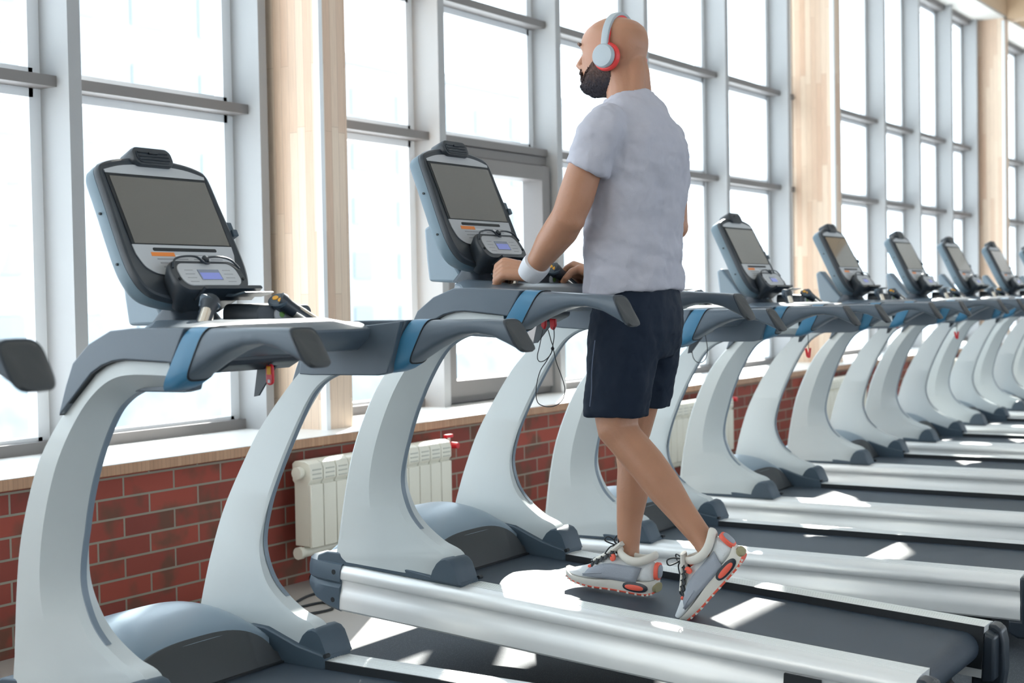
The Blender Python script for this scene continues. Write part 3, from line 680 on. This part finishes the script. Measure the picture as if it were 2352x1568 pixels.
# --- head (y forward, z from the chin up); rings: z, back, front, half width
HC = Vector((XC, 2.032, 1.787))
HR = [(-.004, -.015, .060, .026), (.004, -.045, .082, .042), (.02, -.062, .095, .053), (.04, -.072, .099, .060), (.06, -.082, .100, .065), (.08, -.092, .099, .069), (.10, -.100, .097, .072), (.12, -.105, .094, .075),
      (.135, -.107, .098, .077), (.15, -.106, .099, .078), (.17, -.102, .092, .077), (.187, -.092, .078, .071), (.202, -.074, .056, .059), (.212, -.050, .032, .042), (.218, -.022, .006, .020)]
def head_pt(z, t, off=0):
    # t = angle measured from +x towards +y
    for i in range(len(HR)-1):
        if HR[i][0] <= z <= HR[i+1][0] or i == len(HR)-2: break
    u = min(1, max(0, (z-HR[i][0])/(HR[i+1][0]-HR[i][0]))); a = [HR[i][k]*(1-u)+HR[i+1][k]*u for k in (1, 2, 3)]
    yc = -.012; bk, fr, w_ = yc-a[0], a[1]-yc, a[2]
    ct, st = cos(t), sin(t); e = 2.25
    x = (w_+off)*abs(ct)**(2/e)*(1 if ct > 0 else -1); y = yc+((fr if st > 0 else bk)+off)*abs(st)**(2/e)*(1 if st > 0 else -1)
    return HC+Vector((x, y, z))
body.loft([[head_pt(h[0], 2*pi*k/36) for k in range(36)] for h in HR])
# nose, brow, lips, cheek bones, ears
H = lambda x, y, z: HC+Vector((x, y, z))
body.tube([H(0, .093, .128), H(0, .106, .108), H(0, .117, .090), H(0, .108, .079)], [(.008, .008), (.010, .009), (.014, .012), (.012, .008)], 12)
for s in (-1, 1):
    body.ball(H(s*.011, .103, .083), (.009, .011, .008))
    body.tube([H(s*.012, .090, .139), H(s*.034, .085, .142), H(s*.054, .068, .138)], [.009, .009, .008], 8)
    body.ball(H(s*.036, .068, .104), (.018, .018, .014))
    body.tube([H(s*.076, -.008, .085), H(s*.083, -.012, .10), H(s*.086, -.016, .12), H(s*.081, -.008, .135)], [(.006, .012), (.008, .016), (.008, .017), (.005, .012)], 10)
body.tube([H(-.022, .088, .052), H(0, .101, .056), H(.022, .088, .052)], [.005, .007, .005], 8)
body.tube([H(-.020, .086, .043), H(0, .100, .043), H(.020, .086, .043)], [.005, .0075, .005], 8)
# --- neck
body.tube([(XC, 1.985, 1.70), (XC, 1.985, 1.755), (XC, 1.990, 1.80), (XC, 2.005, 1.845), (XC, 2.02, 1.89)], [(.085, .075), (.064, .066), (.059, .064), (.058, .066), (.055, .06)], 20)
body.tube([(XC-.02, 1.965, 1.72), (XC-.02, 1.955, 1.78), (XC-.012, 1.955, 1.84), (XC-.008, 1.965, 1.90)], [.035, .034, .032, .028], 12)
body.tube([(XC+.02, 1.965, 1.72), (XC+.02, 1.955, 1.78), (XC+.012, 1.955, 1.84), (XC+.008, 1.965, 1.90)], [.035, .034, .032, .028], 12)
# trapezius and torso core (under the shirt)
body.tube([(XC-.13, 1.965, 1.655), (XC-.07, 1.965, 1.69), (XC, 1.968, 1.71), (XC+.07, 1.965, 1.69), (XC+.13, 1.965, 1.655)], [.025, .030, .04, .030, .025], 16)
# torso
body.loft([oval_ring(XC, 1.975, 1.10, .130, .085), oval_ring(XC, 1.975, 1.22, .130, .085), oval_ring(XC, 1.975, 1.35, .130, .085), oval_ring(XC, 1.965, 1.50, .155, .10), oval_ring(XC, 1.965, 1.62, .165, .095), oval_ring(XC, 1.965, 1.69, .12, .07)])
# --- arms
LS, LE, LW = Vector((3.474, 1.960, 1.652)), Vector((3.435, 2.052, 1.408)), Vector((3.512, 2.228, 1.258))
RS, RE, RW = Vector((3.892, 1.972, 1.655)), Vector((3.955, 1.985, 1.402)), Vector((3.905, 2.222, 1.248))
def arm(S_, E_, W_):
    out = (E_-S_).normalized()
    body.tube([S_+Vector((0, 0, .01)), S_.lerp(E_, .2), S_.lerp(E_, .45)+Vector((0, .006, 0)), S_.lerp(E_, .75), E_], [.042, .044, .050, .052, .048], 20)
    body.tube([S_.lerp(E_, .82), E_, E_.lerp(W_, .22)+Vector((0, -.004, 0)), E_.lerp(W_, .45), E_.lerp(W_, .72), W_], [(.047, .050), (.048, .052), (.050, .054), (.045, .049), (.036, .037), (.031, .027)], 20)
    body.ball(E_+Vector((0, -.010, -.004)), .042)
arm(LS, LE, LW); arm(RS, RE, RW)
# --- hands closing round the two sensor grips
def grip_world(s):
    t = TR[1].matrix_basis
    p0 = t @ Vector((s*.225, 1.30, 1.105)); p1 = t @ Vector((s*.125, 1.365, 1.185)); return p0, p1
def hand(s, W_, mid_t, thumb_s):
    p0, p1 = grip_world(s); a = (p1-p0).normalized(); c = p0.lerp(p1, mid_t)
    e1 = (W_-c); e1 = (e1-a*e1.dot(a)).normalized()
    e2 = a.cross(e1).normalized()
    if e2.dot(Vector((s, .1, .55))) < 0: e2 = -e2       # e2 points outwards and up: the side of the back of the hand
    P = lambda deg, r, sl: c+e1*r*cos(R(deg))+e2*r*sin(R(deg))+a*sl
    order = [.036, .012, -.012, -.034]                 # index nearest the top of the grip
    for i, sl in enumerate(order):
        kn = P(118, .045-.002*abs(i-1), sl)
        L = [1, 1.06, 1.0, .86][i]
        wr = W_+a*sl*.55
        body.tube([wr, wr.lerp(P(60, .054, sl*.9), .55), P(66, .054, sl*.95), P(95, .050, sl), kn], [.015, .017, .0165, .0145, .0125], 12)
        body.ball(P(116, .046, sl), .0125)
        body.tube([kn, P(118+42*L, .036, sl*1.02), P(118+78*L, .029, sl*1.0)], [.0115, .0105, .0095], 12)
        body.tube([P(118+78*L, .029, sl), P(118+120*L, .027, sl*.98), P(118+150*L, .026, sl*.97)], [.0097, .0088, .007], 12)
    # heel of the hand
    body.ball(P(38, .050, -.01), (.022, .022, .022)); body.ball(P(55, .042, .012), (.024, .022, .024))
    body.tube([W_+a*.012, P(20, .050, .028), P(-8, .040, .046)], [.016, .016, .0135], 12)
    body.tube([P(-8, .040, .046), P(-50, .033, .050), P(-92, .029, .046)], [.0125, .0115, .009], 12)
hand(-1, LW, .50, 1); hand(1, RW, .40, 1)
# --- legs
LK, LA = Vector((3.592, 1.990, .800)), Vector((3.592, 1.700, .474))
RK, RA = Vector((3.770, 2.040, .775)), Vector((3.728, 2.035, .392))
body.tube([(3.62, 1.965, 1.12), (3.60, 1.980, .98), (3.594, 1.992, .87), LK], [.066, .068, .065, .060], 20)
body.tube([(3.592, 2.004, .85), LK, LK.lerp(LA, .10), LK.lerp(LA, .28)+Vector((0, -.012, -.006)), LK.lerp(LA, .45)+Vector((0, -.012, -.008)), LK.lerp(LA, .70), LK.lerp(LA, .9), LA], [(.056, .056), (.059, .062), (.054, .056), (.054, .058), (.052, .055), (.040, .041), (.033, .035), (.033, .038)], 20)
body.ball(LK+Vector((0, .022, .004)), (.036, .036, .042))
body.tube([(3.74, 1.970, 1.12), (3.765, 1.990, .98), (3.77, 2.015, .87), RK], [.066, .066, .064, .058], 20)
body.tube([(3.77, 2.025, .85), RK, RK.lerp(RA, .10), RK.lerp(RA, .28)+Vector((0, -.014, 0)), RK.lerp(RA, .45)+Vector((0, -.010, 0)), RK.lerp(RA, .70), RK.lerp(RA, .9), RA], [(.054, .054), (.056, .058), (.051, .053), (.051, .056), (.049, .053), (.038, .040), (.032, .035), (.033, .038)], 20)
body.ball(RK+Vector((0, .024, .004)), (.034, .034, .040))
# ankles and feet inside the shoes
for (A_, d) in ((LA, Vector((0, .62, -.78))), (RA, Vector((-.10, .97, -.18)))):
    d.normalize(); side = Vector((1, 0, 0))
    for q in (-1, 1): body.ball(A_+side*q*.030+Vector((0, 0, -.004)), (.012, .016, .018))
man = body.build('person', m_skin); soft(man, .0042, 5, .5)
tag(man, 'bald bearded man in pale grey T-shirt and navy shorts walking on a treadmill', 'person')
# eye hints
for s in (-1, 1):
    MB().ball(H(s*.033, .080, .118), (.012, .011, .008)).build('eye', m_eye, man)
MB().tube([H(-.058, .079, .142), H(-.036, .097, .149), H(-.012, .101, .145)], .0045, 8).build('eyebrow', m_beard, man)
MB().tube([H(.058, .079, .142), H(.036, .097, .149), H(.012, .101, .145)], .0045, 8).build('eyebrow', m_beard, man)
# --- beard: shell over the jaw, chin and upper lip
bd = MB(); rows = []
nz, nt_ = 22, 60
for i in range(nz+1):
    z = -.010+.098*i/nz; row = []
    for k in range(nt_+1):
        t = R(-9+198*k/nt_); d = abs(t-pi/2)/R(112)
        # height limit: high at the sideburns, low under the cheeks, moustache in front
        if d > .70: top = .105
        elif d > .30: top = .032+.073*((d-.30)/.40)**1.25
        elif d > .14: top = .062
        else: top = .074
        zz = min(z, top) if z < top else top
        off = .0065*(1-max(0, (zz-.02))/.12)+(.006 if (d < .25 and zz < .03) else 0)
        # leave the lips free
        if d < .14 and .038 < zz < .060: off = -.004
        p = head_pt(max(zz, -.004), t, off)
        if zz < -.002: p.z -= .004
        row.append(p)
    rows.append(row)
vv = [p for r_ in rows for p in r_]; n_ = nt_+1; ff = []
for i in range(nz):
    for k in range(nt_): ff.append((i*n_+k, i*n_+k+1, (i+1)*n_+k+1, (i+1)*n_+k))
# closing floor under the chin
ff.append(tuple(range(n_)))
bd.add(vv, ff)
bo = bd.build('beard', m_beard, man, ang=180)
bs = bo.modifiers.new('fine', 'SUBSURF'); bs.levels = 2; bs.render_levels = 2
bt = bpy.data.textures.new('beard_hairs', 'CLOUDS'); bt.noise_scale = .006; bt.noise_depth = 2
bn = bo.modifiers.new('hairs', 'DISPLACE'); bn.texture = bt; bn.strength = .006; bn.mid_level = .4; bn.texture_coords = 'LOCAL'
dm = bo.modifiers.new('thick', 'SOLIDIFY'); dm.thickness = .004
MB().tube([H(-.026, .092, .064), H(-.012, .103, .070), H(0, .108, .071), H(.012, .103, .070), H(.026, .092, .064)], [.005, .0065, .006, .0065, .005], 8).build('moustache', m_beard, man)
# --- headphones: a thing of their own
hp = empty('headphones', HC)
tag(hp, 'grey and red headphones worn by the walking man', 'headphones')
inv = Matrix.Translation(-HC)
def arc(rx, rz, off, w_, m, name, n=28, y0=-.024, dy=.0):
    rings = []
    for k in range(n+1):
        a = R(4+172*k/n); x = -rx*cos(a); z = .105+rz*sin(a)**.95
        nx, nz_ = -cos(a), sin(a); t_ = .0045
        yy = y0+dy*sin(a)
        wk = w_*(.75+.25*sin(a))
        rings.append([(x+nx*(off+t_), yy-wk, z+nz_*(off+t_)), (x+nx*(off+t_*1.3), yy, z+nz_*(off+t_*1.3)), (x+nx*(off+t_), yy+wk, z+nz_*(off+t_)), (x+nx*(off-t_), yy+wk, z+nz_*(off-t_)), (x+nx*(off-t_), yy-wk, z+nz_*(off-t_))])
    return MB().loft(rings).build(name, m, hp, bevel=.0015)
arc(.088, .112, .009, .013, m_hp, 'headband')
arc(.088, .112, .001, .012, m_hpr, 'band_padding')
for s in (-1, 1):
    def disc(x, r, yy=-.024, zz=.092, n=28): return [(s*x, yy+r*cos(2*pi*k/n), zz+r*sin(2*pi*k/n)) for k in range(n)]
    ec_ = MB().loft([disc(.094, .031), disc(.098, .0345), disc(.108, .0345), disc(.113, .031), disc(.114, .020)]).build('ear_cup', m_hp, hp)
    MB().loft([disc(.072, .026), disc(.072, .036), disc(.078, .041), disc(.088, .042), disc(.095, .038), disc(.096, .030)]).build('ear_cushion', m_hpr, hp)
# --- wristband
wb = MB(); d_ = (LW-LE).normalized(); ctr = LE.lerp(LW, .90)
wb.tube([ctr-d_*.026, ctr-d_*.023, ctr-d_*.010, ctr+d_*.012, ctr+d_*.030, ctr+d_*.034], [(.033, .032), (.042, .039), (.044, .041), (.042, .039), (.039, .036), (.031, .028)], 28)
wo = wb.build('wristband', m_wrist, man)

# --- T-shirt
def folds(t, z):
    f_ = 0
    # t: 0 = +x (right side), 90 = front, 180 = left side, 270 = back
    low = max(0, min(1, (1.50-z)/.2))
    f_ += .016*low*sin(6*t+22*z)+.009*low*sin(11*t-31*z+1)
    arm_ = math.exp(-((z-1.55)/.10)**2)*max(0, cos(t-R(180)))**2
    f_ -= .05*arm_*abs(sin(30*z+2*t))
    # diagonal creases above the hem
    hem = math.exp(-((z-1.295)/.055)**2)
    f_ += hem*.020*sin(95*z+3.2*t)*(.5+.5*cos(t-R(235)))
    return 1+f_
sh = MB()
TZ = [(1.187, 1.975, .163, .128), (1.20, 1.975, .164, .130), (1.24, 1.976, .164, .130), (1.29, 1.976, .163, .130), (1.345, 1.976, .166, .133), (1.40, 1.973, .170, .130), (1.46, 1.968, .180, .132), (1.52, 1.965, .190, .135), (1.58, 1.963, .196, .137),
      (1.63, 1.965, .192, .132), (1.665, 1.967, .176, .120), (1.695, 1.969, .154, .108), (1.722, 1.972, .126, .095), (1.743, 1.976, .100, .084), (1.760, 1.980, .080, .075), (1.768, 1.982, .070, .069)]
dz = cr([(z, y, a) for z, y, a, b_ in TZ], 4); db = cr([(z, b_, 0) for z, y, a, b_ in TZ], 4)
rings = []
for p, q in zip(dz, db):
    z = p.x
    tilt = -.13*max(0, min(1, (1.30-z)/.1)) if z < 1.30 else 0
    if z > 1.62: tilt = -.13*((z-1.62)/.148)**1.3
    rings.append(oval_ring(XC, p.y, z, p.z, q.y, 96, 2.25, tilt, folds))
sh.loft(rings)
for S_, E_, s in ((LS, LE, -1), (RS, RE, 1)):
    inner = Vector((XC+s*.10, 1.967, 1.665)); d_ = (E_-S_).normalized()
    fw = lambda k, a: 1+.03*sin(5*a+k*3)
    cpts = [inner, Vector((XC+s*.155, 1.968, 1.668)), Vector((XC+s*.186, 1.964, 1.655)), S_+d_*.020, S_+d_*.06, S_+d_*.095, S_+d_*.115, S_+d_*.119]
    rr = [.056, .061, .062, .061, .061, .062, .063, .0625]
    sh.tube(cpts, rr, 32)
# collar
rg = []
for k in range(40):
    t = 2*pi*k/40; x, y = .0655*cos(t), .069*sin(t); c_ = Vector((XC+x, 1.983+y, 1.768-.16*y)); nrm = Vector((cos(t), sin(t), 0))
    rg.append([c_+nrm*.006*cos(2*pi*j/8)+Vector((0, 0, 1))*.008*sin(2*pi*j/8) for j in range(8)])
sh.loft(rg, closed=True)
shirt = sh.build('t_shirt', m_shirt, man); soft(shirt, .0055, 3, .4)
tx = bpy.data.textures.new('cloth_wrinkles', 'CLOUDS'); tx.noise_scale = .075; tx.noise_depth = 3
dd = shirt.modifiers.new('wrinkle', 'DISPLACE'); dd.texture = tx; dd.strength = .024; dd.mid_level = .42; dd.texture_coords = 'LOCAL'
# --- shorts
st_ = MB()
def sfold(t, z): return 1+.018*sin(5*t+3*z)*min(1, max(0, (1.15-z)/.15))+.012*sin(9*t)
st_.loft([oval_ring(XC, 1.965, 1.245, .150, .108, 48), oval_ring(XC, 1.968, 1.19, .152, .112, 48), oval_ring(XC, 1.966, 1.14, .156, .120, 48, fn=sfold), oval_ring(XC, 1.966, 1.08, .154, .120, 48, fn=sfold), oval_ring(XC, 1.970, 1.03, .146, .112, 48), oval_ring(XC, 1.97, 1.005, .12, .10, 48)])
st_.loft([oval_ring(3.612, 1.968, 1.14, .084, .106, 40), oval_ring(3.606, 1.974, 1.05, .085, .108, 40, fn=sfold), oval_ring(3.598, 1.984, .94, .084, .098, 40, fn=sfold), oval_ring(3.593, 1.993, .858, .082, .092, 40, fn=sfold, tilt=.02), oval_ring(3.593, 1.995, .838, .081, .091, 40, tilt=.02, fn=sfold)])
st_.loft([oval_ring(3.750, 1.970, 1.14, .084, .106, 40), oval_ring(3.760, 1.980, 1.05, .084, .108, 40, fn=sfold), oval_ring(3.770, 2.000, .94, .082, .100, 40, fn=sfold), oval_ring(3.775, 2.015, .868, .081, .096, 40, fn=sfold), oval_ring(3.775, 2.018, .850, .080, .095, 40, fn=sfold)])
shorts = st_.build('shorts', m_shorts, man); soft(shorts, .006, 3, .4)
d2 = shorts.modifiers.new('wrinkle', 'DISPLACE'); d2.texture = tx; d2.strength = .018; d2.mid_level = .5
# piping seam down the outer thigh
MB().tube(cr([(3.522, 2.02, 1.06), (3.519, 2.03, .98), (3.515, 2.03, .92), (3.512, 2.035, .87)], 5), .0016, 6).build('side_piping', mat('shorts_piping', (.10, .13, .2), .5), man)

# --- shoes
def shoe(name, P_, fdir, updir):
    """local: y forward from the heel (0) to the toe (.30), z up from the ground; x>0 is the man's right"""
    f_ = Vector(fdir).normalized(); u_ = Vector(updir); u_ = (u_-f_*u_.dot(f_)).normalized(); r_ = f_.cross(u_)
    XFm = Matrix((r_, f_, u_)).transposed().to_4x4(); XFm.translation = Vector(P_)
    root = empty(name, (0, 0, 0))
    root.matrix_world = XFm
    # plan outline: y, half width left, half width right, toe spring
    PL = [(0, .018, .018, .010), (.008, .030, .030, .005), (.03, .037, .036, 0), (.08, .036, .034, 0), (.14, .037, .033, .001), (.19, .044, .040, .001), (.23, .046, .043, .004), (.265, .041, .040, .010), (.288, .028, .028, .018), (.300, .010, .010, .026)]
    PLd = [(p.x, p.y) for p in cr([(a, b_, 0) for a, b_, c_, d_ in PL], 4)]; PRd = [p.y for p in cr([(a, c_, 0) for a, b_, c_, d_ in PL], 4)]; PSd = [p.y for p in cr([(a, d_, 0) for a, b_, c_, d_ in PL], 4)]
    st = list(zip(PLd, PRd, PSd))
    def slab(z0f, z1f, k0, k1, name, m, par):
        rings = []
        for (y, wl), wr, sp in st:
            z0, z1 = sp+z0f(y), sp+z1f(y)
            rings.append([(-wl*k0, y, z0), (wr*k0, y, z0), (wr*k1, y, lerp(z0, z1, .5)), (wr*k1*.98, y, z1), (-wl*k1*.98, y, z1), (-wl*k1, y, lerp(z0, z1, .5))])
        return MB().loft(rings).build(name, m, par)
    top = lambda y: .040-.020*min(1, max(0, (y-.06)/.2))
    so_ = slab(lambda y: .0, lambda y: .007, .93, .99, 'outsole', m_coral, root)
    tb = MB()
    for (y, wl), wr, sp in st[4:-4:2]:
        tb.box(-wl*1.0, -wl*.80, y-.003, y+.004, sp-.0008, sp+.005)
    tb.build('tread_gap', m_mid, so_)
    ms = slab(lambda y: .006, top, 1.0, 1.06, 'midsole', m_mid, root)
    # upper: rings across, each an arch; collar opening at the ankle
    UP = [(.002, .085, .55), (.012, .100, .80), (.035, .104, .92), (.07, .096, .94), (.10, .092, .95), (.125, .098, .93), (.145, .102, .92), (.165, .094, .93), (.19, .080, .95), (.215, .066, .97), (.245, .055, .98), (.27, .047, .96), (.29, .040, .85), (.299, .030, .6)]
    rings = []
    for y, hz, kk in UP:
        j = min(range(len(st)), key=lambda q: abs(st[q][0][0]-y)); (yy, wl), wr, sp = st[j]
        z0 = sp+top(y)-.004; ring_ = []
        n_ = 16
        for q in range(n_+1):
            t = pi*q/n_; x = -cos(t); zz = sin(t)**.72
            # sides draw in towards the top
            dr = 1-.34*zz**1.5*(1 if y < .2 else .8)
            xx = (wl if x < 0 else wr)*x*kk*dr*1.0
            ring_.append((xx, y, z0+(hz-z0)*zz))
        rings.append(ring_)
    up_ = MB().loft(rings).build('upper', m_shoe, root)
    sb = up_.modifiers.new('s', 'SUBSURF'); sb.levels = 1; sb.render_levels = 1
    # collar, padded ring round the ankle, with heel tab
    cpts = []
    for k in range(24):
        t = 2*pi*k/24; y = .068+.058*sin(t); x = .027*cos(t)*(1 if abs(sin(t)) < .9 else .9)
        z = .100+.022*max(0, -sin(t))**2+.022*max(0, sin(t))**2.0
        cpts.append((x, y, z))
    rg = []
    for k in range(24):
        c_ = Vector(cpts[k]); nx = Vector((cpts[k][0], cpts[k][1]-.068, 0)).normalized()
        rg.append([c_+nx*.009*cos(2*pi*j/10)+Vector((0, 0, 1))*(.013*sin(2*pi*j/10)-.004) for j in range(10)])
    MB().loft(rg, closed=True).build('collar', m_mid, root)
    # tongue
    MB().tube([(0, .205, .078), (0, .165, .102), (0, .135, .125), (0, .118, .140)], [(.020, .006), (.022, .008), (.024, .009), (.022, .007)], 14).build('tongue', m_mid, root)
    # grey side panels and heel counter
    for s in (-1, 1):
        pn = MB(); rows = []
        for y in (.055, .08, .105, .13, .155, .18, .205, .225):
            j = min(range(len(st)), key=lambda q: abs(st[q][0][0]-y)); w_ = (st[j][0][1] if s < 0 else st[j][1])
            hh_ = .090 if y < .17 else .090-.55*(y-.17)
            rows.append([(s*(w_*(.955-.36*(q/4)**1.6)+.0035), y-.012*q/4, .034+(hh_-.034)*q/4*.82) for q in range(5)])
        vv = [p for r__ in rows for p in r__]; ff = []
        for i in range(len(rows)-1):
            for q in range(4): ff.append((i*5+q, i*5+q+1, (i+1)*5+q+1, (i+1)*5+q))
        po = pn.add(vv, ff).build('side_panel', m_shoe_g if s < 0 else m_shoe, root)
        mm = po.modifiers.new('t', 'SOLIDIFY'); mm.thickness = .003; mm.offset = 0
        # air window in the heel of the midsole
        wv = MB().loft([[(s*xx, y, z) for y, z in superell(.055, .023, a, b_, 20, 2.4)] for xx, a, b_ in ((.034, .040, .0145), (.0405, .040, .0145), (.0415, .036, .0125))])
        w1 = wv.build('window_frame', m_dark, root)
        MB().loft([[(s*xx, y, z) for y, z in superell(.057, .022, a, b_, 20, 2.4)] for xx, a, b_ in ((.036, .031, .0085), (.0425, .030, .008), (.0435, .026, .006))]).build('air_window', m_coral, w1)
    MB().loft([[(x, y, z) for x, z in superell(0, .072, .021*k, .026*k, 18, 2.6)] for y, k in ((.006, 1), (-.004, 1), (-.006, .9))]).build('heel_ring', m_coral, root)
    MB().loft([[(x, y, z) for x, z in superell(0, .072, .0165*k, .020*k, 18, 2.6)] for y, k in ((.0, 1), (-.0075, 1), (-.009, .9))]).build('heel_patch', m_shoe_g, root)
    MB().loft([[(x, y, z) for x, z in superell(0, .024, .028*k, .014*k, 18, 2.6)] for y, k in ((.01, 1), (-.003, 1), (-.005, .9))]).build('heel_clip', m_olive, root)
    # lace eyelets in coral, black laces
    for s in (-1, 1):
        MB().loft([[(s*(.0275+dx), y, z) for y, z in superell(.137, .098, a, b_, 14, 2.2)] for dx, a, b_ in ((-.006, .008, .011), (.0015, .008, .011), (.0022, .006, .009))]).build('top_eyelet', m_coral, root)
        MB().ball((s*.021, .213, .060), (.006, .008, .006)).build('front_eyelet', m_coral, root)
    lc = MB()
    for i, (y, z, w_) in enumerate(((.142, .117, .028), (.158, .106, .027), (.174, .096, .026), (.190, .086, .025), (.206, .076, .023))):
        lc.tube(cr([(-w_, y+.004, z-.016), (-w_*.6, y, z-.001), (0, y+.004*(-1)**i, z+.005), (w_*.6, y, z-.001), (w_, y+.004, z-.016)], 4), (.0065, .0028), 8)
        lc.tube([(-w_*.8, y, z-.001), (w_*.6, y+.016, z-.005)], (.0055, .0026), 8)
    lc.ball((0, .134, .130), (.010, .007, .007))
    lc.tube(cr([(0, .134, .130), (-.02, .142, .152), (-.034, .154, .160), (-.030, .162, .146), (0, .138, .130)], 5), .0022, 8)
    lc.tube(cr([(0, .134, .130), (.02, .142, .150), (.032, .154, .152), (.028, .16, .138), (0, .138, .130)], 5), .0022, 8)
    lc.tube(cr([(0, .134, .130), (-.016, .15, .128), (-.034, .16, .108)], 5), .0022, 8)
    lc.build('laces', m_cord, root)
    # mesh stripe swoosh-free detail lines
    dl = MB()
    for s in (-1, 1):
        dl.tube(cr([(s*.0475, .225, .040), (s*.045, .195, .046), (s*.041, .165, .050)], 4), .0022, 6)
    dl.build('trim_line', m_shoe_g, root)
    return root
SR = shoe('running_shoe', (3.700, 1.925, .3005), (-.06, 1, .066), (0, -.066, 1))
tag(SR, 'white and coral running shoe planted flat on the belt, worn on the man\'s front foot', 'shoe', 'running shoes the man wears')
fdl = Vector((-.03, .66, -.75))
SL = shoe('running_shoe', (3.600, 1.590, .4585), fdl, (-.22, .75, .66))
tag(SL, 'white and coral running shoe with its heel raised, pushing off on the toe', 'shoe', 'running shoes the man wears')
